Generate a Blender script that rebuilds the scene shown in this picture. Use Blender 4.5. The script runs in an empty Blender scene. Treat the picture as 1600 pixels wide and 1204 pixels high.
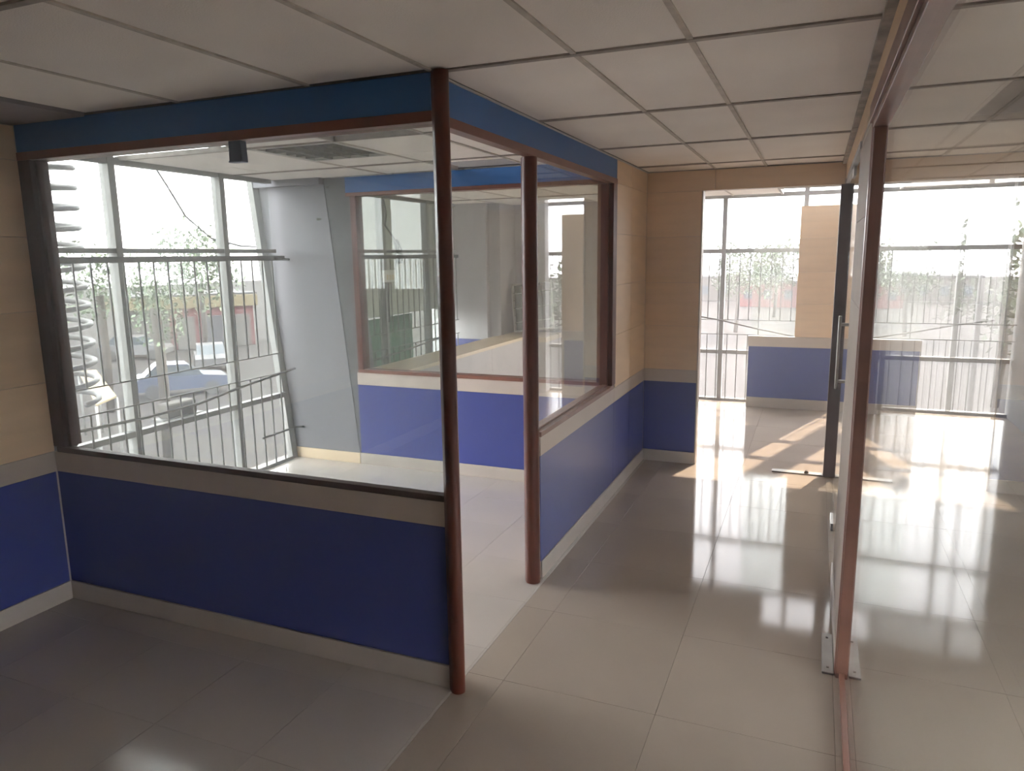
import bpy, bmesh, math, random
from mathutils import Vector, Matrix
random.seed(7)
S = bpy.context.scene
C = S.collection
PI = math.pi

# ------------------------------------------------------------------ camera
F_PX, PITCH, YAW, ROLL = 1131.23, -0.17596, 0.39666, -0.01409
CAM = Vector((1.4651, -2.6923, 1.9499))
cy, sy = math.cos(YAW), math.sin(YAW)
fw = Vector((-sy*math.cos(PITCH), cy*math.cos(PITCH), math.sin(PITCH)))
rt = Vector((cy, sy, 0)); up = rt.cross(fw)
rt, up = rt*math.cos(ROLL)+up*math.sin(ROLL), up*math.cos(ROLL)-rt*math.sin(ROLL)
cd = bpy.data.cameras.new('camera'); cam = bpy.data.objects.new('camera', cd); C.objects.link(cam)
cd.sensor_fit = 'HORIZONTAL'; cd.sensor_width = 36; cd.lens = F_PX/1600*36; cd.clip_start = 0.02; cd.clip_end = 600
cam.matrix_world = Matrix(((rt.x, up.x, -fw.x, CAM.x), (rt.y, up.y, -fw.y, CAM.y), (rt.z, up.z, -fw.z, CAM.z), (0, 0, 0, 1)))
S.camera = cam

# ------------------------------------------------------------------ sky, sun, exposure
W = bpy.data.worlds.new('sky'); S.world = W; W.use_nodes = True
bg = W.node_tree.nodes['Background']
bg.inputs['Color'].default_value = (1.0, 0.965, 0.975, 1); bg.inputs['Strength'].default_value = 3.0
sd = bpy.data.lights.new('sun', 'SUN'); sun = bpy.data.objects.new('sun', sd); C.objects.link(sun)
sd.energy = 2.8; sd.angle = math.radians(0.8); sd.color = (1.0, 0.80, 0.60)
el = math.radians(42.5); az = Vector((0.30, 0.954, 0)).normalized()
to_sun = Vector((az.x*math.cos(el), az.y*math.cos(el), math.sin(el)))
sun.rotation_euler = to_sun.to_track_quat('Z', 'Y').to_euler()
sun.location = (4, 14, 12)
S.view_settings.view_transform = 'Standard'; S.view_settings.look = 'None'
S.view_settings.gamma = 1.0; S.view_settings.use_curve_mapping = False
S.view_settings.exposure = 2.25
S.cycles.transparent_max_bounces = 40; S.cycles.max_bounces = 14; S.cycles.diffuse_bounces = 6
S.cycles.glossy_bounces = 6; S.cycles.use_denoising = True

# ------------------------------------------------------------------ materials
MATS = {}
def pbr(name, col, rough=0.5, spec=0.5, metal=0.0, var=0.06, vscale=3.0, bump=0.0, bscale=40.0, coat=0.0, objvar=0.0, stretch=(1, 1, 1)):
    m = bpy.data.materials.new(name); m.use_nodes = True; nt = m.node_tree; N = nt.nodes; L = nt.links
    b = N['Principled BSDF']
    b.inputs['Roughness'].default_value = rough; b.inputs['Metallic'].default_value = metal
    b.inputs['Specular IOR Level'].default_value = spec; b.inputs['Coat Weight'].default_value = coat
    tc = N.new('ShaderNodeTexCoord'); mp = N.new('ShaderNodeMapping'); L.new(tc.outputs['Object'], mp.inputs['Vector'])
    mp.inputs['Scale'].default_value = stretch
    nz = N.new('ShaderNodeTexNoise'); nz.inputs['Scale'].default_value = vscale; nz.inputs['Detail'].default_value = 6
    L.new(mp.outputs['Vector'], nz.inputs['Vector'])
    hs = N.new('ShaderNodeHueSaturation'); hs.inputs['Color'].default_value = (*col, 1)
    mr = N.new('ShaderNodeMapRange'); mr.inputs['From Min'].default_value = 0.25; mr.inputs['From Max'].default_value = 0.75
    mr.inputs['To Min'].default_value = 1-var; mr.inputs['To Max'].default_value = 1+var
    L.new(nz.outputs['Fac'], mr.inputs['Value'])
    if objvar:
        oi = N.new('ShaderNodeObjectInfo'); m2 = N.new('ShaderNodeMapRange')
        m2.inputs['To Min'].default_value = 1-objvar; m2.inputs['To Max'].default_value = 1+objvar
        L.new(oi.outputs['Random'], m2.inputs['Value'])
        mu = N.new('ShaderNodeMath'); mu.operation = 'MULTIPLY'
        L.new(mr.outputs['Result'], mu.inputs[0]); L.new(m2.outputs['Result'], mu.inputs[1]); L.new(mu.outputs[0], hs.inputs['Value'])
    else:
        L.new(mr.outputs['Result'], hs.inputs['Value'])
    L.new(hs.outputs['Color'], b.inputs['Base Color'])
    if bump:
        n2 = N.new('ShaderNodeTexNoise'); n2.inputs['Scale'].default_value = bscale; n2.inputs['Detail'].default_value = 4
        L.new(mp.outputs['Vector'], n2.inputs['Vector'])
        bp = N.new('ShaderNodeBump'); bp.inputs['Strength'].default_value = bump; bp.inputs['Distance'].default_value = 0.01
        L.new(n2.outputs['Fac'], bp.inputs['Height']); L.new(bp.outputs['Normal'], b.inputs['Normal'])
    MATS[name] = m; return m
def glass(name, tint, dust_veil, veil_col=(0.8, 0.8, 0.8), streak=0.5):
    m = bpy.data.materials.new(name); m.use_nodes = True; nt = m.node_tree; N = nt.nodes; L = nt.links
    N.remove(N['Principled BSDF']); out = N['Material Output']
    ge = N.new('ShaderNodeNewGeometry'); dt = N.new('ShaderNodeVectorMath'); dt.operation = 'DOT_PRODUCT'
    L.new(ge.outputs['Incoming'], dt.inputs[0]); L.new(ge.outputs['Normal'], dt.inputs[1])
    def mth(op, a, b=None):
        n = N.new('ShaderNodeMath'); n.operation = op
        for i, v in enumerate((a, b)):
            if v is None: continue
            if isinstance(v, (int, float)): n.inputs[i].default_value = v
            else: L.new(v, n.inputs[i])
        return n.outputs[0]
    cc = mth('ABSOLUTE', dt.outputs['Value'])
    fr = mth('ADD', mth('MULTIPLY', mth('POWER', mth('SUBTRACT', 1.0, cc), 5.0), 0.96), 0.04)
    tr = N.new('ShaderNodeBsdfTransparent'); tr.inputs['Color'].default_value = (*tint, 1)
    gl = N.new('ShaderNodeBsdfGlossy'); gl.inputs['Roughness'].default_value = 0.0; gl.inputs['Color'].default_value = (0.95, 0.96, 0.96, 1)
    ds = N.new('ShaderNodeBsdfTranslucent'); ds.inputs['Color'].default_value = (*veil_col, 1)
    df = N.new('ShaderNodeBsdfDiffuse'); df.inputs['Color'].default_value = (*veil_col, 1)
    md = N.new('ShaderNodeMixShader'); md.inputs[0].default_value = 0.35; L.new(ds.outputs[0], md.inputs[1]); L.new(df.outputs[0], md.inputs[2])
    tc = N.new('ShaderNodeTexCoord'); mp = N.new('ShaderNodeMapping'); mp.inputs['Scale'].default_value = (3, 3, 0.5)
    nz = N.new('ShaderNodeTexNoise'); nz.inputs['Scale'].default_value = 2.5; nz.inputs['Detail'].default_value = 5
    L.new(tc.outputs['Object'], mp.inputs['Vector']); L.new(mp.outputs['Vector'], nz.inputs['Vector'])
    mr = N.new('ShaderNodeMapRange'); mr.inputs['From Min'].default_value = 0.3; mr.inputs['From Max'].default_value = 0.7
    mr.inputs['To Min'].default_value = dust_veil*(1-streak); mr.inputs['To Max'].default_value = dust_veil*(1+streak)
    L.new(nz.outputs['Fac'], mr.inputs['Value'])
    m1 = N.new('ShaderNodeMixShader'); L.new(mr.outputs['Result'], m1.inputs[0]); L.new(tr.outputs[0], m1.inputs[1]); L.new(md.outputs[0], m1.inputs[2])
    m2 = N.new('ShaderNodeMixShader'); L.new(fr, m2.inputs[0]); L.new(m1.outputs[0], m2.inputs[1]); L.new(gl.outputs[0], m2.inputs[2])
    L.new(m2.outputs[0], out.inputs['Surface']); MATS[name] = m; return m

pbr('blue_panel', (0.058, 0.077, 0.28), 0.30, 0.3, var=0.05, vscale=1.5)
pbr('header_blue', (0.035, 0.145, 0.40), 0.35, 0.4, var=0.05, vscale=1.5)
pbr('beige_panel', (0.76, 0.57, 0.38), 0.45, 0.45, var=0.06, vscale=2.5, objvar=0.04, stretch=(1, 1, 6))
pbr('cap_beige', (0.54, 0.47, 0.41), 0.4, 0.4, var=0.05)
pbr('skirt_beige', (0.50, 0.45, 0.40), 0.35, 0.45, var=0.08)
pbr('post_wood', (0.105, 0.027, 0.016), 0.34, 0.4, var=0.25, vscale=6, stretch=(6, 6, 0.4))
pbr('rail_wood', (0.20, 0.070, 0.042), 0.35, 0.5, var=0.2, vscale=5, stretch=(1, 1, 1))
pbr('frame_wood', (0.22, 0.105, 0.075), 0.38, 0.5, var=0.2, vscale=5)
pbr('dark_wood', (0.085, 0.050, 0.045), 0.55, 0.25, var=0.15, vscale=5)
pbr('ceiling_tile', (0.92, 0.87, 0.815), 0.85, 0.2, var=0.05, vscale=2.2, bump=0.25, bscale=160, objvar=0.03)
pbr('grid_bar', (0.36, 0.32, 0.285), 0.6, 0.3, var=0.25, vscale=14)  # darker than the light bars: shade on the cross bars put into colour
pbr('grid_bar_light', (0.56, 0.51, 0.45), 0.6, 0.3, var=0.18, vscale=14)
pbr('peeling_trim', (0.42, 0.39, 0.36), 0.85, 0.2, var=0.35, vscale=9, bump=0.8, bscale=30)
pbr('outer_grey', (0.30, 0.29, 0.28), 0.85, 0.2, var=0.06)
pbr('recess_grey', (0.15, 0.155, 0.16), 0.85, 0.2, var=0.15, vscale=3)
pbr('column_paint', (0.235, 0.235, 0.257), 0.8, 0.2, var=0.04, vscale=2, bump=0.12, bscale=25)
pbr('infill_beige', (0.44, 0.38, 0.33), 0.7, 0.2, var=0.06)
pbr('plaster_white', (0.60, 0.59, 0.60), 0.8, 0.2, var=0.04, vscale=2, bump=0.12, bscale=25)
pbr('plaster_grey', (0.55, 0.55, 0.56), 0.85, 0.2, var=0.10, vscale=2.4, bump=0.15, bscale=22)
pbr('slab', (0.33, 0.31, 0.30), 0.9, 0.1, var=0.15)
pbr('soffit_grey', (0.28, 0.25, 0.26), 0.8, 0.2, var=0.1)
pbr('floor_tile', (0.37, 0.315, 0.265), 0.075, 0.13, var=0.07, vscale=1.6, bump=0.012, bscale=3.0, objvar=0.02)
pbr('floor_sheet', (0.49, 0.45, 0.415), 0.14, 0.45, var=0.05, vscale=1.6, bump=0.015, bscale=5, objvar=0.015)
pbr('grout', (0.16, 0.13, 0.11), 0.8, 0.2)
pbr('aluminium', (0.26, 0.26, 0.25), 0.5, 0.35, metal=0.0, var=0.08)
pbr('grille_iron', (0.17, 0.17, 0.165), 0.55, 0.4, metal=0.2, var=0.2, vscale=20)
pbr('steel_dull', (0.30, 0.28, 0.255), 0.4, 0.4, metal=0.4, var=0.15, vscale=9)
pbr('steel', (0.45, 0.44, 0.42), 0.32, 0.5, metal=0.9, var=0.12, vscale=12)
pbr('ledge_cream', (0.74, 0.60, 0.42), 0.45, 0.4, var=0.06)
pbr('counter_grey', (0.50, 0.46, 0.46), 0.3, 0.4, var=0.05)
pbr('white_metal', (0.62, 0.61, 0.57), 0.4, 0.5, var=0.06)
pbr('louvre', (0.50, 0.50, 0.47), 0.25, 0.5, metal=0.6, var=0.1, vscale=8)
pbr('slate_metal', (0.10, 0.13, 0.19), 0.45, 0.4, var=0.1)
pbr('plastic_white', (0.72, 0.71, 0.66), 0.45, 0.4, var=0.05)
pbr('black_rubber', (0.03, 0.03, 0.03), 0.6, 0.3)
pbr('banner', (0.16, 0.155, 0.14), 0.8, 0.2, var=0.07, vscale=1.2)
pbr('green_sheet', (0.03, 0.075, 0.05), 0.5, 0.4, var=0.15, vscale=3)
pbr('coil_white', (0.12, 0.118, 0.115), 0.5, 0.4, var=0.06)
pbr('ground_dust', (0.026, 0.0245, 0.024), 0.95, 0.1, var=0.2, vscale=0.15)
pbr('leaf', (0.10, 0.13, 0.085), 0.8, 0.2, var=0.35, vscale=0.8)
pbr('bark', (0.05, 0.045, 0.04), 0.9, 0.1, var=0.2)
pbr('wall_pink', (0.09, 0.035, 0.035), 0.85, 0.2, var=0.12, vscale=0.6)
pbr('wall_yellow', (0.11, 0.09, 0.05), 0.85, 0.2, var=0.08, vscale=0.6)
pbr('wall_cream', (0.075, 0.07, 0.065), 0.85, 0.2, var=0.08, vscale=0.6)
pbr('roof_grey', (0.05, 0.05, 0.055), 0.8, 0.2, var=0.15, vscale=0.5)
pbr('car_blue', (0.035, 0.045, 0.075), 0.3, 0.5, coat=0.5)
pbr('car_white', (0.08, 0.08, 0.085), 0.3, 0.5, coat=0.5)
pbr('car_red', (0.42, 0.08, 0.07), 0.3, 0.5, coat=0.5)
pbr('dark_glass', (0.04, 0.05, 0.06), 0.1, 0.5)
pbr('tarp_yellow', (0.15, 0.125, 0.075), 0.7, 0.3, var=0.08)
pbr('brick_grey', (0.14, 0.13, 0.115), 0.9, 0.2, var=0.15, vscale=8)
pbr('stain', (0.07, 0.07, 0.065), 0.9, 0.1)
glass('pane_clear', (0.955, 0.97, 0.96), 0.012)
glass('pane_dull', (0.91, 0.935, 0.92), 0.05)
glass('pane_window', (0.92, 0.935, 0.935), 0.016, (0.86, 0.86, 0.88), 0.35)  # pale veil mixed into the panes stands in for the haze outdoors
glass('pane_far', (0.93, 0.94, 0.945), 0.032, (0.86, 0.84, 0.86), 0.35)  # stronger veil: outdoor haze and sun glare mixed into the pane

def sheet(name, dif, trl):
    m = bpy.data.materials.new(name); m.use_nodes = True; nt = m.node_tree; N = nt.nodes; L = nt.links; N.remove(N['Principled BSDF'])
    tc = N.new('ShaderNodeTexCoord'); nz = N.new('ShaderNodeTexNoise'); nz.inputs['Scale'].default_value = 1.3; nz.inputs['Detail'].default_value = 6; L.new(tc.outputs['Object'], nz.inputs['Vector'])
    hs = N.new('ShaderNodeHueSaturation'); hs.inputs['Color'].default_value = (*trl, 1); mr = N.new('ShaderNodeMapRange'); mr.inputs['To Min'].default_value = 0.75; mr.inputs['To Max'].default_value = 1.25
    L.new(nz.outputs['Fac'], mr.inputs['Value']); L.new(mr.outputs['Result'], hs.inputs['Value'])
    d = N.new('ShaderNodeBsdfDiffuse'); d.inputs['Color'].default_value = (*dif, 1); t = N.new('ShaderNodeBsdfTranslucent'); L.new(hs.outputs['Color'], t.inputs['Color'])
    a = N.new('ShaderNodeAddShader'); L.new(d.outputs[0], a.inputs[0]); L.new(t.outputs[0], a.inputs[1]); L.new(a.outputs[0], N['Material Output'].inputs['Surface']); MATS[name] = m
sheet('banner', (0.35, 0.34, 0.31), (0.17, 0.166, 0.152))
sheet('green_sheet', (0.05, 0.12, 0.08), (0.035, 0.10, 0.07))
# ------------------------------------------------------------------ helpers
WL = {}
def link(name, mesh, mat, loc=(0, 0, 0), parent=None, rot=None):
    o = bpy.data.objects.new(name, mesh); C.objects.link(o)
    if mat is not None and len(mesh.materials) == 0: mesh.materials.append(MATS[mat])
    loc = Vector(loc); WL[o] = loc.copy()
    if parent is not None:
        o.parent = parent; o.location = loc - WL[parent]
    else: o.location = loc
    if rot is not None: o.rotation_euler = rot
    return o
BOXM = {}
def box_mesh(sx, sy, sz, mat, bev):
    key = (round(sx, 4), round(sy, 4), round(sz, 4), mat, bev)
    if key in BOXM: return BOXM[key]
    bm = bmesh.new(); bmesh.ops.create_cube(bm, size=1.0)
    for v in bm.verts: v.co = Vector((v.co.x*sx, v.co.y*sy, v.co.z*sz))
    if bev: bmesh.ops.bevel(bm, geom=bm.edges[:], offset=min(bev, 0.3*min(sx, sy, sz)), segments=1, affect='EDGES')
    me = bpy.data.meshes.new('board'); bm.to_mesh(me); bm.free(); me.materials.append(MATS[mat]); BOXM[key] = me
    return me
def box(name, x0, x1, y0, y1, z0, z1, mat, parent=None, bev=0.0015, rot=None):
    return link(name, box_mesh(x1-x0, y1-y0, z1-z0, mat, bev), None, ((x0+x1)/2, (y0+y1)/2, (z0+z1)/2), parent, rot)
def mesh(name, verts, faces, mat, parent=None, loc=(0, 0, 0), smooth=False):
    me = bpy.data.meshes.new(name); me.from_pydata([tuple(v) for v in verts], [], faces); me.materials.append(MATS[mat])
    bm = bmesh.new(); bm.from_mesh(me); bmesh.ops.recalc_face_normals(bm, faces=bm.faces[:]); bm.to_mesh(me); bm.free()
    if smooth:
        for p in me.polygons: p.use_smooth = True
    return link(name, me, None, loc, parent)
def tube_data(pts, r, n=8):
    pts = [Vector(p) for p in pts]; vs = []; fs = []
    ref = Vector((0.123, 0.456, 0.881))
    for i, p in enumerate(pts):
        d = (pts[min(i+1, len(pts)-1)]-pts[max(i-1, 0)]).normalized()
        a = d.cross(ref)
        if a.length < 1e-3: a = d.cross(Vector((1, 0, 0)))
        a.normalize(); b = d.cross(a); ref = -a.cross(d) if False else ref
        for k in range(n):
            t = 2*PI*k/n; vs.append(p+(a*math.cos(t)+b*math.sin(t))*r)
    for i in range(len(pts)-1):
        for k in range(n):
            fs.append((i*n+k, i*n+(k+1) % n, (i+1)*n+(k+1) % n, (i+1)*n+k))
    fs.append(tuple(range(n))); fs.append(tuple(range((len(pts)-1)*n, len(pts)*n)))
    return vs, fs
def tube(name, pts, r, mat, parent=None, n=8):
    pts = [Vector(p) for p in pts]; c = sum(pts, Vector())/len(pts)
    vs, fs = tube_data([p-c for p in pts], r, n)
    return mesh(name, vs, fs, mat, parent, c, smooth=True)
def prism(name, prof, axis, a0, a1, mat, parent=None, smooth=False):
    # prof: list of 2D points; extruded along axis ('x','y','z') from a0 to a1
    def P(u, v, a): return Vector({'x': (a, u, v), 'y': (u, a, v), 'z': (u, v, a)}[axis])
    n = len(prof); vs = [P(u, v, a0) for u, v in prof]+[P(u, v, a1) for u, v in prof]
    c = sum(vs, Vector())/len(vs); vs = [v-c for v in vs]
    fs = [(i, (i+1) % n, n+(i+1) % n, n+i) for i in range(n)]+[tuple(range(n)), tuple(range(n, 2*n))]
    return mesh(name, vs, fs, mat, parent, c, smooth)
def empty(name, loc, rot=(0, 0, 0)):
    o = bpy.data.objects.new(name, None); C.objects.link(o); o.location = loc; o.rotation_euler = rot; o.empty_display_size = 0.1
    WL[o] = Vector(loc); return o
def tag(o, label, cat, group=None):
    o['label'] = label; o['category'] = cat
    if group: o['group'] = group
    return o
def struct(o): o['kind'] = 'structure'; return o

H = 2.678
# ------------------------------------------------------------------ floor
floor = struct(box('floor', -3.45, 3.75, -5.1, 7.35, -0.12, -0.008, 'grout', bev=0))
def tiles(name, parent, xs, ys, z0, z1, mat, gap, tilt=0.0, skip=None):
    for i in range(len(xs)-1):
        for j in range(len(ys)-1):
            if skip and skip((xs[i]+xs[i+1])/2, (ys[j]+ys[j+1])/2): continue
            o = box(name, xs[i]+gap, xs[i+1]-gap, ys[j]+gap, ys[j+1]-gap, z0, z1, mat, parent, bev=0.0007)
            if tilt: o.rotation_euler = (random.uniform(-tilt, tilt), random.uniform(-tilt, tilt), 0)
def lines(start, step, lo, hi):
    k0 = math.ceil((lo-start)/step+1e-6); out = [lo]
    k = k0
    while start+k*step < hi-1e-6:
        out.append(start+k*step); k += 1
    out.append(hi); return [v for i, v in enumerate(out) if i == 0 or v-out[i-1] > 0.004]
tiles('floor_tile', floor, lines(0.215, 0.71, 0.033, 3.62), lines(0.14, 0.714, -3.4, 7.25), -0.008, 0.0, 'floor_tile', 0.0006, 0.0006)
tiles('floor_sheet', floor, lines(-0.515, 0.534, -3.29, 0.033), lines(-0.17, 0.534, -3.4, 3.0), -0.008, 0.0005, 'floor_sheet', 0.0004, 0.0002)
box('floor_screed', -3.40, 0.033, 3.0, 7.25, -0.008, 0.0, 'floor_sheet', floor, bev=0)

# ------------------------------------------------------------------ roof slab and hung ceiling
ceiling = struct(box('ceiling', -3.75, 3.75, -5.1, 7.35, 3.75, 3.9, 'slab', bev=0))
ZT = H+0.004
def ctiles(xs, ys, skip=None):
    for i in range(len(xs)-1):
        for j in range(len(ys)-1):
            cx, cyy = (xs[i]+xs[i+1])/2, (ys[j]+ys[j+1])/2
            if skip and skip(cx, cyy): continue
            dz = random.uniform(0, 0.004)
            box('ceiling_tile', xs[i]+0.004, xs[i+1]-0.004, ys[j]+0.004, ys[j+1]-0.004, ZT+dz, ZT+dz+0.014, 'ceiling_tile', ceiling, bev=0.003,
                rot=(random.uniform(-.0012, .0012), random.uniform(-.002, .002), 0))
def bars(xs, ys, xr, yr, wx=0.022, wy=0.030, mx='grid_bar', my='grid_bar_light'):
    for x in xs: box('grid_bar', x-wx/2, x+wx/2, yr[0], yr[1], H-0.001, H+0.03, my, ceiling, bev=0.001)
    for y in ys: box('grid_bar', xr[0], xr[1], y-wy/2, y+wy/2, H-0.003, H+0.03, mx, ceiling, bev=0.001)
# corridor
ctiles([0.0075, 0.597, 1.017, 1.645], [-4.9, -3.58, -2.38, -1.18, 0.02, 1.22, 2.42, 3.62, 4.06])
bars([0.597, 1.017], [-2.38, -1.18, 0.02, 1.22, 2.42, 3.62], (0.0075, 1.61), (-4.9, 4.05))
# front left part of the big room
ctiles([-1.95, -1.33, -0.588, 0.0075], [-4.9, -3.58, -2.38, -1.18, 0.0])
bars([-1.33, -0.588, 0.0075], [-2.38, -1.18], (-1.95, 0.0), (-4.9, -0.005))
box('edge_board', -2.50, -1.955, -4.9, -0.004, H-0.010, H+0.02, 'soffit_grey', ceiling)
# glazed office
def skip_office(x, y):
    return (x < -2.2 and y < 1.1) or (-1.45 < x < -0.75 and 0.0 < y < 1.25) or (-1.45 < x < -0.75 and y > 2.3)
ctiles([-3.30, -2.90, -2.09, -1.39, -0.745, -0.09], [0.10, 1.27, 1.99, 2.40, 2.99], lambda x, y: skip_office(x, y) or (-2.09 < x < -1.39 and 1.27 < y < 1.99))
bars([-2.09, -1.39, -0.745], [1.27, 2.40], (-3.30, -0.09), (0.10, 2.99), 0.022, 0.024)
box('loose_tile', -1.42, -0.78, 2.52, 2.66, H+0.02, H+0.034, 'ceiling_tile', ceiling)
# room behind the office
ctiles([-3.40, -2.69, -2.09, -1.39, -0.745, -0.10], [3.10, 3.62, 4.82, 6.02, 7.24])
bars([-2.69, -2.09, -1.39, -0.745], [3.62, 4.82, 6.02], (-3.4, -0.1), (3.1, 7.24), 0.022, 0.024)
# far end and right-hand room; over the far window the tiles stop short
ctiles([0.0, 0.42, 1.03], [4.16, 4.82, 6.02, 7.20]); ctiles([1.03, 1.645, 2.20, 2.80, 3.40, 3.62], [4.16, 4.82, 6.02, 6.36])
ctiles([1.70, 2.20, 2.80, 3.40, 3.62], [-3.6, -2.38, -1.18, 0.02, 1.21, 2.37, 3.56, 4.16], lambda x, y: 2.2 < x < 2.8 and 1.2 < y < 2.4)
bars([0.42], [4.82, 6.02], (0.0, 1.03), (4.16, 7.2)); bars([1.645, 2.20, 2.80, 3.40], [4.82, 6.02], (1.03, 3.62), (4.16, 6.36))
bars([2.20, 2.80, 3.40], [-1.18, 0.02, 1.21, 2.37, 3.56], (1.70, 3.62), (-3.6, 4.16), 0.022, 0.02)
box('edge_board', 1.03, 3.62, 6.36, 6.39, H-0.01, 3.75, 'plaster_white', ceiling)
box('edge_board', 1.00, 1.03, 6.36, 7.24, H-0.01, 3.75, 'plaster_white', ceiling)

# ------------------------------------------------------------------ partitions
SK, BL, CP, GB, WB, WT = 0.109, 0.775, 0.893, 0.923, 2.488, 2.530
def dado(parent, axis, face, a0, a1, side, seams=()):
    """blue board + pale cap rail on a wall face; side=-1: face looks to the negative axis"""
    def put(name, z0, z1, mat, out, u0, u1):
        lo, hi = (face-out, face+0.004) if side < 0 else (face-0.004, face+out)
        if axis == 'y': return box(name, u0, u1, lo, hi, z0, z1, mat, parent)
        return box(name, lo, hi, u0, u1, z0, z1, mat, parent)
    cuts = [a0, *seams, a1]
    for i in range(len(cuts)-1): put('blue_panel', SK, BL, 'blue_panel', 0.004, cuts[i]+.0006, cuts[i+1]-.0006)
    for i in range(len(cuts)-1): put('cap_rail', BL+0.001, CP, 'cap_beige', 0.007, cuts[i]+.0006, cuts[i+1]-.0006)
def skirt(side_name, axis, face, a0, a1, side, h=SK):
    lo, hi = (face-0.010, face) if side < 0 else (face, face+0.010)
    if axis == 'y': o = box('baseboard_'+side_name, a0, a1, lo, hi, 0.001, h, 'skirt_beige')
    else: o = box('baseboard_'+side_name, lo, hi, a0, a1, 0.001, h, 'skirt_beige')
    return struct(o)
def panels(parent, axis, face, a_cuts, z_cuts, side, mat='beige_panel'):
    for i in range(len(a_cuts)-1):
        for j in range(len(z_cuts)-1):
            d = 0.005+random.uniform(0, 0.0012); lo, hi = (face-d, face+0.003) if side < 0 else (face-0.003, face+d)
            u0, u1, z0, z1 = a_cuts[i]+.0012, a_cuts[i+1]-.0012, z_cuts[j]+.0012, z_cuts[j+1]-.0012
            if axis == 'y': box('panel', u0, u1, lo, hi, z0, z1, mat, parent)
            else: box('panel', lo, hi, u0, u1, z0, z1, mat, parent)

# front partition of the glazed office (facing the camera)
wA = struct(box('wall_front', -2.50, 0.026, 0.004, 0.096, 0.0, CP-0.002, 'cap_beige'))
dado(wA, 'y', 0.004, -2.50, 0.028, -1); skirt('front', 'y', 0.0, -2.49, 0.028, -1)
box('sill', -2.47, 0.02, -0.008, 0.034, CP, GB, 'dark_wood', wA)
box('jamb', -2.50, -2.405, -0.004, 0.10, GB, WB, 'dark_wood', wA); box('jamb_bead', -2.405, -2.382, 0.02, 0.06, GB, WB, 'dark_wood', wA)
box('header_rail', -2.50, 0.006, -0.006, 0.106, WB, WT, 'rail_wood', wA)
box('header', -2.50, 0.0, 0.0, 0.10, WT, H-0.002, 'header_blue', wA)
box('pane', -2.40, 0.02, 0.042, 0.048, GB-0.028, WB, 'pane_dull', wA, bev=0)
box('upper_wall', -2.50, 0.0, 0.02, 0.08, H, 3.75, 'slab', wA, bev=0)
# side closing piece left of the front partition
wS = struct(box('wall_side', -3.45, -2.50, 0.0, 0.10, 0.0, 3.75, 'plaster_white', bev=0))

# corridor partition
wB = struct(box('wall_corridor', -0.096, -0.004, 1.226, 4.05, 0.0, CP-0.002, 'cap_beige'))
dado(wB, 'x', -0.004, 1.226, 4.05, 1, (2.93, 3.47)); skirt('corridor', 'x', 0.0, 1.226, 4.046, 1)
box('sill', -0.108, 0.008, 1.226, 2.90, CP, GB, 'frame_wood', wB); box('sill_bead', -0.070, -0.030, 1.226, 2.86, GB, GB+0.012, 'frame_wood', wB)
box('jamb', -0.104, 0.004, 2.86, 2.965, GB, WB, 'post_wood', wB); box('jamb_bead', -0.07, -0.03, 2.835, 2.86, GB, WB, 'post_wood', wB)
tB = struct(box('trim_2', -0.10, 0.0, 0.101, 2.968, WT, H-0.002, 'header_blue'))
box('header_rail', -0.055, 0.006, 0.107, 2.965, WB, WT, 'rail_wood', tB)
box('ceiling_angle', 0.0, 0.016, 0.04, 4.05, H-0.006, H, 'white_metal', tB)
box('pane', -0.053, -0.047, 1.226, 2.85, GB+0.002, WB, 'pane_clear', wB, bev=0)
box('infill', -0.096, -0.004, 2.968, 4.05, CP-0.002, H-0.001, 'cap_beige', wB, bev=0)
panels(wB, 'x', -0.004, [2.969, 3.47, 4.044], [CP, 1.32, 1.715, 2.115, 2.50, H-0.002], 1)
box('upper_wall', -0.08, -0.02, 0.11, 4.05, H, 3.75, 'slab', tB, bev=0)
box('upper_wall', -0.10, -0.001, 4.15, 7.20, H, 3.75, 'slab', wB, bev=0)

# posts
def half_round(name, cx, cyy, r, z0, z1, mat, ang):
    prof = []
    for k in range(17):
        t = -PI/2+PI*k/16; prof.append((math.cos(t)*r, math.sin(t)*r))
    prof += [(-r*0.85, r), (-r*0.85, -r)]
    ca, sa = math.cos(ang), math.sin(ang)
    prof = [(cx+u*ca-v*sa, cyy+u*sa+v*ca) for u, v in prof]
    return prism(name, prof, 'z', z0, z1, mat, smooth=False)
tag(half_round('wooden_post', 0.056, -0.012, 0.032, 0.001, H-0.004, 'post_wood', -PI/4), 'tall brown wooden corner post joining the front and corridor partitions', 'post')
tag(half_round('wooden_post', -0.030, 1.168, 0.043, 0.001, WB-0.001, 'post_wood', -PI/3), 'brown wooden door post at the near end of the corridor glass', 'post')

# back partition of the office
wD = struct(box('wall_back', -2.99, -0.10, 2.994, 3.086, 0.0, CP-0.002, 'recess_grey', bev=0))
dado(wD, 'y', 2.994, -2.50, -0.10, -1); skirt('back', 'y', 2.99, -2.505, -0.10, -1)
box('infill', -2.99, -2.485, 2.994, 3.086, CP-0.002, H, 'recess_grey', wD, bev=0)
box('sill', -2.485, -0.10, 2.982, 3.098, CP, GB, 'rail_wood', wD)
box('jamb', -2.485, -2.425, 2.986, 3.094, GB, WB+0.02, 'post_wood', wD); box('jamb', -0.16, -0.10, 2.986, 3.094, GB, WB+0.02, 'post_wood', wD)
box('header_rail', -2.53, -0.10, 2.984, 3.096, WB+0.02, WT+0.01, 'rail_wood', wD)
box('header', -2.53, -0.10, 2.988, 3.09, WT+0.01, H-0.002, 'header_blue', wD)
box('pane', -2.43, -0.155, 3.037, 3.043, GB, WB+0.02, 'pane_dull', wD, bev=0)
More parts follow.
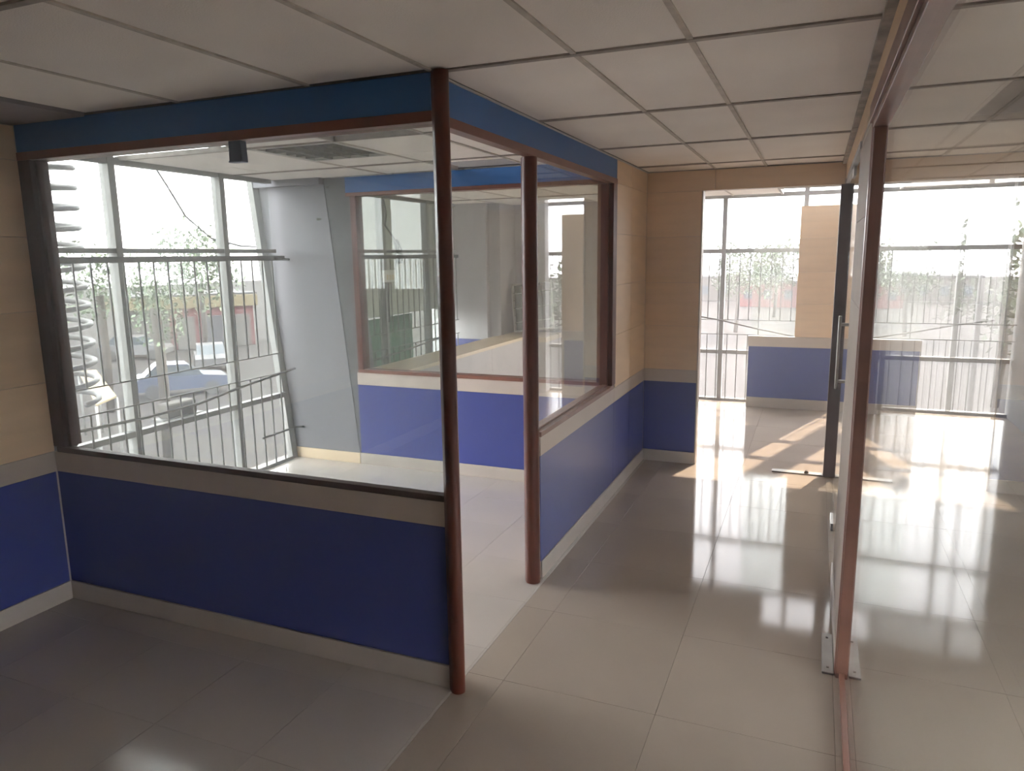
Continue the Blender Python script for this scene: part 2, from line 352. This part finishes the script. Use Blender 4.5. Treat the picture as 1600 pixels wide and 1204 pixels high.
box('upper_wall', -3.60, -0.08, 3.01, 3.07, H+0.02, 3.75, 'slab', wD, bev=0)

# left wall of the big room
wL = struct(box('wall_left', -2.60, -2.504, -5.0, 0.0, 0.0, 3.75, 'cap_beige', bev=0))
dado(wL, 'x', -2.504, -5.0, -0.008, 1, (-3.6, -2.4, -1.2)); skirt('left', 'x', -2.50, -5.0, -0.011, 1)
panels(wL, 'x', -2.504, [-5.0, -3.6, -2.4, -1.2, -0.002], [CP, 1.29, 1.69, 2.09, 2.49, H-0.012], 1)
struct(box('wall_rear', -2.60, 3.75, -5.1, -5.0, 0.0, 3.75, 'beige_panel', bev=0))

# end wall with the doorway
wE = struct(box('wall_end', -0.10, 0.490, 4.054, 4.146, 0.0, 2.50, 'cap_beige', bev=0))
dado(wE, 'y', 4.054, 0.001, 0.490, -1); skirt('end', 'y', 4.05, 0.011, 0.490, -1)
panels(wE, 'y', 4.054, [0.001, 0.490], [CP, 1.30, 1.695, 2.105, 2.50], -1)
panels(wE, 'y', 4.054, [0.001, 0.60, 1.64], [2.50, H-0.002], -1)
box('lintel', -0.10, 1.70, 4.054, 4.146, 2.50, H, 'cap_beige', wE, bev=0)
box('upper_wall', -0.10, 1.70, 4.06, 4.14, H, 3.75, 'slab', wE, bev=0)
box('jamb', 0.490, 0.502, 4.042, 4.158, 0.002, 2.50, 'cap_beige', wE)
box('jamb', 1.612, 1.70, 4.03, 4.158, 0.002, 2.50, 'dark_wood', wE)

# ------------------------------------------------------------------ right-hand glazed partition
GX = 1.676
wC = struct(box('wall_right', 1.651, 1.70, -5.0, 4.03, 2.545, 3.75, 'cap_beige', bev=0))
box('fascia', 1.641, 1.652, -5.0, 4.04, 2.545, H-0.02, 'beige_panel', wC)
box('ceiling_trim', 1.610, 1.70, -5.0, 4.04, H-0.018, H+0.002, 'peeling_trim', wC)
box('frame_head', 1.632, 1.725, -2.5, 0.80, 2.475, 2.545, 'frame_wood', wC); box('frame_head_bead', 1.644, 1.715, -2.5, 0.74, 2.450, 2.475, 'frame_wood', wC)
box('frame_post', 1.642, 1.725, 0.745, 0.80, 0.001, 2.475, 'frame_wood', wC, bev=0.004); box('frame_post_bead', 1.647, 1.718, 0.715, 0.745, 0.001, 2.45, 'frame_wood', wC, bev=0.003)
box('frame_foot', 1.660, 1.70, -2.5, 0.715, 0.001, 0.030, 'frame_wood', wC)
box('frame_post', 1.636, 1.705, -2.56, -2.5, 0.001, 2.545, 'frame_wood', wC)
box('pane', GX-0.004, GX+0.004, -2.5, 0.72, 0.02, 2.46, 'pane_clear', wC, bev=0)
box('infill', 1.656, 1.695, 0.80, 1.86, 0.001, 2.545, 'cap_beige', wC, bev=0)
panels(wC, 'x', 1.656, [0.801, 1.86], [0.10, 0.50, 0.90, 1.30, 1.695, 2.105, 2.50], -1, 'infill_beige')
struct(box('baseboard_right', 1.642, 1.656, 0.801, 1.86, 0.001, 0.10, 'skirt_beige'))
box('rear_infill', 1.651, 1.70, -5.0, -2.56, 0.001, 2.545, 'beige_panel', wC, bev=0)
d1 = struct(box('door_1', 1.660, 1.670, 1.865, 2.92, 0.02, 2.50, 'pane_clear', bev=0))
h = box('handle', 1.596, 1.614, 1.915, 1.935, 1.155, 1.585, 'steel', d1, bev=0.003)
for z in (1.20, 1.535): box('handle_post', 1.612, 1.660, 1.917, 1.933, z-0.009, z+0.009, 'steel', h)
box('patch_fitting', 1.652, 1.678, 2.68, 2.92, 0.004, 0.055, 'steel', d1); box('patch_fitting', 1.652, 1.678, 2.68, 2.92, 2.44, 2.50, 'steel', d1)
box('side_pane', 1.660, 1.670, 2.93, 4.03, 0.004, 2.545, 'pane_clear', wC, bev=0)
box('door_head', 1.645, 1.69, 1.86, 4.03, 2.505, 2.545, 'plaster_grey', wC)
fs = tag(box('floor_spring_cover', 1.588, 1.640, 0.735, 1.12, 0.0005, 0.012, 'steel_dull', bev=0.002), 'narrow steel floor spring cover beside the brown glass frame', 'floor plate')
for y in (0.78, 1.07): link('screw', box_mesh(0.012, 0.012, 0.003, 'grout', 0.001), None, (1.614, y, 0.0135), fs)
fs = tag(box('floor_spring_cover', 1.185, 1.608, 4.035, 4.115, 0.0005, 0.012, 'steel_dull', bev=0.002), 'steel floor spring cover lying across the doorway threshold', 'floor plate')
prism('pivot', [(1.455, 0.012), (1.495, 0.012), (1.485, 0.030), (1.468, 0.034)], 'y', 4.055, 4.085, 'grout', fs)
wO = struct(box('wall_outer', 3.62, 3.75, 0.90, 7.35, 0.0, 3.75, 'outer_grey', bev=0))
box('rear_part', 3.62, 3.75, -5.0, -2.50, 0.0, 3.75, 'plaster_grey', wO, bev=0); box('upper_wall', 3.62, 3.75, -2.50, 0.90, 1.25, 3.75, 'plaster_grey', wO, bev=0)
w4 = struct(box('window_added_fill', 3.65, 3.72, -2.50, 0.90, 0.0, 0.035, 'aluminium'))  # unseen low window, added so its daylight lifts the ceiling
for k in range(5): box('mullion', 3.65, 3.72, -2.50+0.8365*k, -2.446+0.8365*k, 0.035, 1.20, 'aluminium', w4)
box('rail', 3.65, 3.72, -2.50, 0.90, 1.20, 1.25, 'aluminium', w4)
for k in range(4): box('pane', 3.682, 3.688, -2.446+0.8365*k, -1.664+0.8365*k, 0.035, 1.20, 'pane_far', w4, bev=0)

# ------------------------------------------------------------------ low partition by the far window
sc = empty('screen_partition', (1.2, 6.99, 0))
tag(sc, 'blue and beige half-height screen standing before the far window', 'partition')
def part(name, x0, x1, y0, y1, z0, z1, mat, bev=0.002): return box(name, x0, x1, y0, y1, z0, z1, mat, sc, bev)
part('core', 0.705, 1.70, 6.955, 7.03, 0.001, 0.785, 'cap_beige'); part('blue_panel', 0.71, 1.672, 6.948, 6.956, 0.13, 0.785, 'blue_panel')
part('cap_rail', 0.700, 1.705, 6.944, 7.036, 0.786, 0.915, 'cap_beige'); part('skirting', 0.705, 1.67, 6.942, 6.955, 0.001, 0.129, 'skirt_beige')
part('end_post', 1.672, 1.705, 6.944, 7.036, 0.001, 0.785, 'cap_beige')
zc = [0.916, 1.326, 1.714, 2.119, 2.505]
part('upright', 1.253, 1.703, 6.957, 7.028, 0.916, 2.502, 'cap_beige')
for j in range(4): part('panel', 1.25, 1.705, 6.950, 6.958, zc[j]+.001, zc[j+1]-.001, 'beige_panel')
part('pane', 0.722, 1.249, 6.985, 6.993, 0.916, 2.485, 'pane_dull', 0)

# ------------------------------------------------------------------ windows
def far_window():
    w = struct(box('window_1', -1.10, 3.62, 7.235, 7.315, 0.0, 0.035, 'aluminium'))
    m = [-0.64, 0.33, 1.30, 2.27, 3.24]
    for x in m: box('mullion', x-0.027, x+0.027, 7.215, 7.315, 0.035, 3.75, 'aluminium', w)
    for z0, z1 in ((0.640, 0.690), (1.955, 2.010), (2.650, 2.700)): 
        e = [-1.10, *m, 3.62]
        for i in range(len(e)-1): box('rail', e[i]+.027, e[i+1]-.027, 7.225, 7.305, z0, z1, 'aluminium', w)
    e = [-1.10, *m, 3.62]; zz = [0.035, 0.640, 0.690, 1.955, 2.010, 2.650, 2.700, 3.75]
    for i in range(len(e)-1):
        for k in (0, 2, 4, 6): box('pane', e[i]+.027, e[i+1]-.027, 7.262, 7.268, zz[k], zz[k+1], 'pane_far', w, bev=0)
    x = 0.03-0.1285*8; n = 0
    while x < 3.6:
        box('grille_bar', x-0.006, x+0.006, 7.184, 7.196, 1.095, 1.955, 'grille_iron', w); box('grille_bar', x-0.006, x+0.006, 7.184, 7.196, 0.036, 0.905, 'grille_iron', w)
        if n % 4 == 2: box('grille_bar', x-0.006, x+0.006, 7.184, 7.196, 0.905, 1.095, 'grille_iron', w)
        x += 0.1285; n += 1
    for z in (1.095, 0.905): box('grille_rail', -1.09, 3.615, 7.185, 7.195, z-0.005, z+0.005, 'grille_iron', w)
    box('lock_sleeve', 0.789, 0.813, 7.178, 7.202, 1.19, 1.53, 'grille_iron', w)
    tube('brace_rod', [(-0.04, 7.17, 1.15), (0.35, 7.17, 1.085), (0.80, 7.17, 0.985), (1.25, 7.17, 0.90), (1.62, 7.17, 0.885)], 0.011, 'grille_iron', w)
    return w
far_window()
struct(box('wall_far', -3.45, -1.10, 7.25, 7.35, 0.0, 3.75, 'plaster_white', bev=0))
box_col = struct(box('wall_pier', 1.985, 2.20, 7.05, 7.21, 0.0, 3.75, 'plaster_white'))

XW = -3.29
def side_window(name, y0, y1, mull, bars_y, top, full, pane='pane_window'):
    w = struct(box(name, XW-0.045, XW+0.045, y0, y1, 0.0, 0.030, 'aluminium'))
    e = [y0, *mull, y1]
    for y in mull: box('mullion', XW-0.060, XW+0.035, y-0.028, y+0.028, 0.030, top, 'aluminium', w)
    for z0, z1 in ((0.635, 0.680), (2.015, 2.050), (2.648, 2.695)):
        for i in range(len(e)-1): box('rail', XW-0.035, XW+0.030, e[i]+.028, e[i+1]-.028, z0, z1, 'aluminium', w)
    zz = [0.030, 0.635, 0.680, 2.015, 2.050, 2.648, 2.695, top]
    for i in range(len(e)-1):
        for k in (0, 2, 4, 6): box('pane', XW-0.018, XW-0.012, e[i]+.028, e[i+1]-.028, zz[k], zz[k+1], pane, w, bev=0)
    xg = XW+0.055
    box('grille_rail', xg-0.006, xg+0.006, y0+0.02, y1+0.05, 1.945, 1.990, 'grille_iron', w)
    for z in (1.075, 0.885): box('grille_rail', xg-0.005, xg+0.005, y0+0.02, y1-0.06, z-0.005, z+0.005, 'grille_iron', w)
    for n, y in enumerate(bars_y):
        box('grille_bar', xg-0.006, xg+0.006, y-0.006, y+0.006, 1.075, 1.945, 'grille_iron', w)
        box('grille_bar', xg-0.006, xg+0.006, y-0.006, y+0.006, 0.032, 0.885, 'grille_iron', w)
        if n in full: box('grille_bar', xg-0.006, xg+0.006, y-0.006, y+0.006, 0.885, 1.075, 'grille_iron', w)
    return w, xg
w2, xg = side_window('window_2', 0.10, 2.90, [0.13, 1.185, 2.245], [0.255+0.1325*k for k in range(20)], 3.75, (0, 3, 9, 15))
tube('brace_rod', [(xg+.018, 0.15, 0.83), (xg+.018, 0.66, 0.795), (xg+.018, 1.24, 0.775), (xg+.018, 1.74, 0.785), (xg+.018, 2.30, 0.845), (xg+.02, 2.97, 0.90)], 0.012, 'grille_iron', w2)
tube('hook_rod', [(xg+.012, 2.47, 0.315), (xg+.012, 2.80, 0.318), (xg+.03, 2.93, 0.325), (xg+.06, 2.985, 0.318)], 0.011, 'grille_iron', w2)
tube('hook_rod', [(xg+.0, 2.80, 1.962), (xg+.02, 2.99, 1.955)], 0.012, 'grille_iron', w2)
# leaning edge profile against the slanting column
prism('leaning_jamb', [(XW-0.03, 0.0), (XW+0.035, 0.0), (XW+0.035-0.27, 2.70), (XW-0.03-0.27, 2.70)], 'y', 2.905, 2.985, 'aluminium', w2)
w3, xg = side_window('window_3', 3.42, 6.66, [3.70, 4.755, 5.815], [3.50+0.1325*k for k in range(24)], 3.75, (0, 3, 6, 9, 12, 15, 18), 'pane_clear')
tube('brace_rod', [(xg+.018, 3.5, 0.80), (xg+.018, 4.4, 0.79), (xg+.018, 5.2, 0.83), (xg+.018, 6.3, 0.90)], 0.012, 'grille_iron', w3)

# slanting column
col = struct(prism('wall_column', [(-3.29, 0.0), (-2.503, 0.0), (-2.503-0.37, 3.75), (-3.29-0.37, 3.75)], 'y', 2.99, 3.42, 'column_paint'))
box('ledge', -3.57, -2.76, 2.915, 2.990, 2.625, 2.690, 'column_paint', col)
struct(box('baseboard_column', -3.27, -2.512, 2.980, 2.990, 0.001, 0.105, 'ledge_cream'))
for (x, z, s) in ((-2.847, 2.318, 0.018), (-2.822, 2.318, 0.012), (-2.72, 2.60, 0.012)):
    box('chip', x-s, x+s, 2.9885, 2.9915, z-s*.6, z+s*.6, 'stain', col)

# ------------------------------------------------------------------ room behind the office
struct(box('wall_recess', -3.75, -2.80, 6.62, 7.25, 0.0, 3.75, 'plaster_white', bev=0))
box('blue_panel', -3.35, -2.81, 6.612, 6.622, 0.10, 0.80, 'blue_panel', bpy.data.objects['wall_recess'])
struct(box('wall_pilaster', -2.80, -2.62, 6.70, 7.25, 0.0, H, 'plaster_white'))
ct = empty('counter', (-2.3, 4.9, 0)); tag(ct, 'long low counter with a cream top below the grilled side window', 'counter')
box('counter_top', -2.50, -2.085, 3.20, 6.20, 0.862, 0.900, 'ledge_cream', ct, 0.003); 
for i in range(3): box('front_panel', -2.115, -2.095, 3.22+0.99*i, 3.22+0.99*(i+1)-.004, 0.08, 0.861, 'counter_grey', ct)
box('back_panel', -2.49, -2.47, 3.22, 6.19, 0.001, 0.861, 'counter_grey', ct); box('plinth', -2.46, -2.13, 3.24, 6.17, 0.001, 0.08, 'dark_wood', ct)
sh = empty('corner_shelf', (-2.3, 6.75, 0)); tag(sh, 'short cream shelf in the corner behind the long counter', 'shelf')
box('shelf_board', -2.619, -1.90, 6.56, 7.24, 0.790, 0.858, 'ledge_cream', sh, 0.003); box('support', -2.60, -1.92, 6.60, 7.24, 0.001, 0.789, 'counter_grey', sh)

def louvre_light(name, n=6):
    r = empty(name, (0, 0, 0)); s = 0.30; hgt = 0.07
    for (x0, x1, y0, y1) in ((-s, s, -s, -s+.02), (-s, s, s-.02, s), (-s, -s+.02, -s+.02, s-.02), (s-.02, s, -s+.02, s-.02)):
        box('frame_side', x0, x1, y0, y1, 0.0, hgt, 'white_metal', r, 0.002)
    box('back_plate', -s+.02, s-.02, -s+.02, s-.02, hgt-0.008, hgt, 'louvre', r, 0)
    st = 2*(s-.02)/n
    for k in range(1, n): box('louvre_blade', -s+.02, s-.02, -s+.02+st*k-.002, -s+.02+st*k+.002, 0.004, 0.040, 'louvre', r, 0)
    for k in range(1, 4): box('divider', -s+.02+2*(s-.02)/4*k-.006, -s+.02+2*(s-.02)/4*k+.006, -s+.02, s-.02, 0.002, 0.045, 'louvre', r, 0)
    for k in range(3): tube('lamp_tube', [(-s+.03, -0.18+0.18*k, 0.053), (s-.03, -0.18+0.18*k, 0.053)], 0.008, 'plastic_white', r)
    return r
l1 = louvre_light('louvre_light'); l1.location = (-1.74, 1.63, H-0.002); l1.scale = (1.12, 1.14, 1.0)
tag(l1, 'square mirror louvre ceiling light set in the office ceiling', 'light')
l2 = louvre_light('louvre_light'); l2.location = (-2.24, 6.92, 0.860+0.398); l2.rotation_euler = (-PI/2-0.16, -0.12, 0); l2.scale = (1.0, 1.15, 1.0)
tag(l2, 'removed louvre light leaning upright on the corner shelf', 'light')

br = empty('header_bracket', (-1.02, 0.05, 2.395)); tag(br, 'small slate blue metal box hanging under the front header', 'bracket')
prism('body', [(-1.055, 2.487), (-0.985, 2.487), (-0.981, 2.400), (-1.057, 2.400)], 'y', 0.004, 0.040, 'slate_metal', br)
box('lip', -1.058, -0.980, -0.002, 0.040, 2.393, 2.400, 'slate_metal', br)
sk = empty('switch_box', (-3.0, 4.5, 1.75)); 
# switch board hangs on the grille of the window behind the office
sk.location = (XW+0.085, 4.74, 1.74); WL[sk] = Vector((XW+0.085, 4.74, 1.74)); tag(sk, 'cream switch box with a hanging cable on the rear window grille', 'switch')
box('body', XW+0.064, XW+0.10, 4.61, 4.87, 1.675, 1.815, 'plastic_white', sk, 0.004)
for k in range(3): box('switch', XW+0.10, XW+0.106, 4.66+0.06*k, 4.70+0.06*k, 1.70, 1.76, 'ledge_cream', sk)
tube('cable', [(XW+0.075, 4.735, 1.676), (XW+0.075, 4.73, 1.45), (XW+0.075, 4.725, 1.20)], 0.012, 'grille_iron', sk)
wr = tag(tube('loose_wire', [(XW+0.11, 4.65, 2.62), (XW+0.11, 4.70, 2.45), (XW+0.11, 4.66, 2.33), (XW+0.12, 4.80, 2.2), (XW+0.12, 4.90, 2.1), (XW+0.11, 4.93, 2.0), (XW+0.115, 4.98, 1.90)], 0.010, 'stain'), 'tangled black loose wire hanging over the rear window grille', 'wire')
for k in range(7):
    a = random.uniform(0, 6.28); tube('strand', [(XW+0.11, 4.86+random.uniform(-.06, .06), 2.17), (XW+0.12, 4.92+0.07*math.cos(a), 2.06), (XW+0.11, 4.95+0.09*math.sin(a*1.7), 1.97), (XW+0.11, 4.95+random.uniform(-.08, .1), 1.89)], 0.009, 'stain', wr)

# ------------------------------------------------------------------ just outside the side windows
vs = []
for k in range(0, 15*24+1):
    t = 2*PI*k/24; vs.append((-4.03+0.25*math.cos(t), 1.16+0.25*math.sin(t), 0.85+0.150*k/24))
co = tube('spiral_coil', vs, 0.022, 'coil_white', n=6); tag(co, 'white spiral coil hanging outside the left window', 'coil')
bk = tag(box('paving_block', XW-0.19, XW-0.066, 1.56, 1.86, 0.682, 0.800, 'brick_grey', bev=0.01), 'grey block lying on the window ledge behind the grille', 'block')
struct(box('trim_1', XW-0.20, XW-0.061, 1.50, 1.92, 0.655, 0.681, 'grille_iron'))
bn = tag(box('banner_board', XW-0.36, XW-0.33, 3.30, 6.70, 1.225, 3.70, 'banner', bev=0.002), 'off-white sign board covering the rear side window outside', 'sign board')
for (y0, y1, zt) in ((3.9, 5.165, 1.215), (5.17, 5.79, 1.222)):
    g = prism('green_sheet', [(XW-0.24+0.012*math.sin(k*1.3), y0+(y1-y0)*k/24) for k in range(25)]+[(XW-0.246+0.012*math.sin(k*1.3), y0+(y1-y0)*k/24) for k in range(24, -1, -1)], 'z', -0.2 if y0 < 5 else 0.5, zt, 'green_sheet')
    tag(g, 'wide green corrugated sheet outside the rear side window' if y0 < 5 else 'narrow green corrugated sheet beside the wide one outside', 'sheet')

# ------------------------------------------------------------------ street outside
GZ = -4.2
gr = struct(box('ground', -160, 160, -120, 200, GZ-0.4, GZ, 'ground_dust', bev=0))
struct(box('wall_facade', -3.75, 3.75, -5.1, 7.35, GZ, -0.13, 'plaster_grey', bev=0))
def tree(x, y, h, r, label, group=None, dens=1700):
    t = empty('tree', (x, y, GZ)); tag(t, label, 'tree', group)
    tube('trunk', [(x, y, GZ), (x+0.1, y, GZ+h*0.3), (x-0.05, y+0.1, GZ+h*0.62)], 0.16, 'bark', t, 7)
    V = []; Fc = []
    blobs = [(random.uniform(-.55, .55)*r, random.uniform(-.55, .55)*r, h*random.uniform(0.5, 0.9), r*random.uniform(.35, .6)) for _ in range(9)]
    for _ in range(dens):
        bx, by, bz, br_ = random.choice(blobs)
        d = Vector((random.gauss(0, 1), random.gauss(0, 1), random.gauss(0, 1))).normalized()*br_*random.uniform(.6, 1.08)
        c = Vector((bx+d.x, by+d.y, bz+d.z)); s = r*random.uniform(.03, .065)
        a = Vector((random.gauss(0, 1), random.gauss(0, 1), random.gauss(0, 1))).normalized(); b = a.cross(Vector((0.3, 0.5, 0.8))).normalized()
        n = len(V); V += [c+a*s, c+b*s*.6, c-a*s, c-b*s*.6]; Fc.append((n, n+1, n+2, n+3))
    me = bpy.data.meshes.new('crown'); me.from_pydata([tuple(v) for v in V], [], Fc); me.materials.append(MATS['leaf'])
    link('crown', me, None, (x, y, GZ), t)
def ray_at(px, py, d):
    v = (fw*F_PX+rt*(px-800)-up*(py-602)); v.z = v.z; k = d/math.hypot(v.x, v.y); return CAM+v*k
for px, d, top, r, lab in ((140, 34, 345, 2.1, 'bushy round tree standing in the haze across the side street'), (225, 25, 330, 1.5, 'tall pointed tree in the haze across the side street'),
                           (305, 48, 366, 3.2, 'low spreading tree at the far edge of the side street')):
    p = ray_at(px, top, d); tree(p.x, p.y, p.z-GZ, r, lab)
for px, d, top, r, lab in ((1155, 60, 366, 2.6, 'flat topped tree far beyond the end window'), (1215, 75, 374, 4.0, 'wide hazy tree far beyond the blue screen'), (1585, 34, 338, 3.0, 'dark round tree outside the right-hand room')):
    p = ray_at(px, top, d); tree(p.x, p.y, p.z-GZ, r, lab)
def car(x, y, rz, mat, label):
    r = empty('car', (x, y, GZ), (0, 0, rz)); tag(r, label, 'car', None)
    def P(name, prof, y0, y1, m):
        n = len(prof); vs = [Vector((u, y0, v)) for u, v in prof]+[Vector((u, y1, v)) for u, v in prof]
        fs_ = [(i, (i+1) % n, n+(i+1) % n, n+i) for i in range(n)]+[tuple(range(n)), tuple(range(n, 2*n))]
        me = bpy.data.meshes.new(name); me.from_pydata([tuple(v) for v in vs], [], fs_); me.materials.append(MATS[m])
        bm = bmesh.new(); bm.from_mesh(me); bmesh.ops.recalc_face_normals(bm, faces=bm.faces[:]); bm.to_mesh(me); bm.free()
        o = bpy.data.objects.new(name, me); C.objects.link(o); o.parent = r; return o
    P('body', [(-2.0, .35), (2.0, .35), (2.05, .65), (1.9, .85), (1.0, .95), (-1.7, 1.0), (-2.05, .8)], -.85, .85, mat)
    P('cabin', [(-1.6, .98), (.95, .93), (.35, 1.42), (-1.1, 1.46)], -.72, .72, 'dark_glass'); P('roof', [(-1.1, 1.45), (.35, 1.41), (.25, 1.49), (-1.0, 1.52)], -.70, .70, mat)
    for u in (-1.25, 1.25):
        for s in (-1, 1): P('wheel', [(u+.33*math.cos(k*PI/6), .33+.33*math.sin(k*PI/6)) for k in range(12)], s*.72, s*.88, 'black_rubber')
def on_ground(px, py):
    v = fw*F_PX+rt*(px-800)-up*(py-602); k = (GZ-CAM.z)/v.z; return CAM+v*k
for px, py, rz, m, lab in ((285, 615, 0.9, 'car_blue', 'blue car parked in the yard below the side window'), (330, 575, 2.4, 'car_white', 'white car parked before the pink shop'), (215, 560, 0.5, 'car_white', 'white car parked beside the yellow awning')):
    p = on_ground(px, py); car(p.x, p.y, rz, m, lab)
def shop():
    a = on_ground(270, 548); b = on_ground(372, 540); dv = (b-a); dv.z = 0; Ln = dv.length; ang = math.atan2(dv.y, dv.x)
    r = empty('shop_building', (a.x, a.y, GZ), (0, 0, ang)); tag(r, 'pink single storey shop with a yellow fascia across the yard', 'building')
    def B(name, x0, x1, y0, y1, z0, z1, m):
        o = bpy.data.objects.new(name, box_mesh(x1-x0, y1-y0, z1-z0, m, 0.01)); C.objects.link(o); o.parent = r; o.location = ((x0+x1)/2, (y0+y1)/2, (z0+z1)/2)
    L = Ln*1.3
    B('wall', 0, L, 0.2, 6, 0, 2.9, 'wall_pink'); B('fascia', -0.6*L, L+.3, -0.1, 6.2, 2.9, 3.7, 'wall_yellow'); B('roof', -0.6*L, L+.4, 0.3, 6.4, 3.7, 3.85, 'roof_grey')
    B('side_wall', -0.6*L, -.01, 0.2, 6, 0, 2.9, 'wall_cream')
    for k in range(3): B('shutter', .4+k*L/3, .4+k*L/3+L/3-.7, 0.08, 0.2, 0, 2.3, 'roof_grey' if k == 1 else 'wall_cream')
shop()
a = on_ground(150, 640)
tp = empty('awning', (a.x, a.y, GZ)); tag(tp, 'pale yellow awning on four poles in the yard', 'awning')
q = [on_ground(122, 580), on_ground(150, 577), on_ground(182, 618), on_ground(150, 632)]
q = [CAM+(v-CAM)*0.62 for v in q]
mesh('sheet', [v-Vector((a.x, a.y, GZ)) for v in q]+[v-Vector((a.x, a.y, GZ))-Vector((0, 0, .05)) for v in q], [(0, 1, 2, 3), (7, 6, 5, 4), (0, 4, 5, 1), (1, 5, 6, 2), (2, 6, 7, 3), (3, 7, 4, 0)], 'tarp_yellow', tp, (a.x, a.y, GZ))
for v in q: tube('pole', [(v.x, v.y, GZ), (v.x, v.y, v.z-.05)], 0.04, 'grille_iron', tp)
def on_x(px, py, x):
    v = fw*F_PX+rt*(px-800)-up*(py-602); return CAM+v*((x-CAM.x)/v.x)
cab = [on_x(a, b, -3.70) for a, b in ((235, 250), (262, 292), (290, 338), (330, 372), (375, 384), (410, 386))]
tag(tube('drop_cable', [(-3.70, cab[0].y-0.55, 3.752)]+cab+[(-3.60, 3.02, 2.2)], 0.008, 'black_rubber'), 'thin dark cable sagging outside the side window', 'cable')
# houses beyond the far window
def house(px, py, wdt, dep, hgt, rz, mat, label):
    p = on_ground(px, py); r = empty('house', (p.x, p.y, GZ), (0, 0, rz)); tag(r, label, 'building')
    def B(name, x0, x1, y0, y1, z0, z1, m):
        o = bpy.data.objects.new(name, box_mesh(x1-x0, y1-y0, z1-z0, m, 0.01)); C.objects.link(o); o.parent = r; o.location = ((x0+x1)/2, (y0+y1)/2, (z0+z1)/2)
    B('wall', -wdt/2, wdt/2, 0, dep, 0, hgt, mat); B('roof', -wdt/2-.3, wdt/2+.3, -.3, dep+.3, hgt, hgt+.25, 'roof_grey')
    n = max(2, int(wdt/2.2))
    for f_ in range(max(1, int(hgt/2.6))):
        for k in range(n):
            xx = -wdt/2+wdt*(k+.5)/n; B('window', xx-.45, xx+.45, -.06, .02, .9+2.6*f_, 2.0+2.6*f_, 'dark_glass')
house(1130, 470, 12, 8, 3.0, 0.1, 'wall_cream', 'low cream house seen through the end window grille')
house(1215, 480, 9, 7, 2.8, -0.15, 'wall_pink', 'low pink house seen behind the end window grille')
house(1460, 470, 14, 8, 3.2, 0.0, 'wall_cream', 'long pale house outside the right-hand room window')

# ------------------------------------------------------------------ haze volume added in the rooms to mimic lens glare near the windows
hz = bpy.data.materials.new('glare_haze'); hz.use_nodes = True; N = hz.node_tree.nodes; N.remove(N['Principled BSDF'])
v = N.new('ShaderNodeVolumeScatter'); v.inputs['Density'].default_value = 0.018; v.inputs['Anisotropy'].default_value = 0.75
hz.node_tree.links.new(v.outputs[0], N['Material Output'].inputs['Volume']); MATS['glare_haze'] = hz
struct(box('haze', -3.28, 3.60, -4.98, 7.17, 0.013, 2.66, 'glare_haze', bev=0))
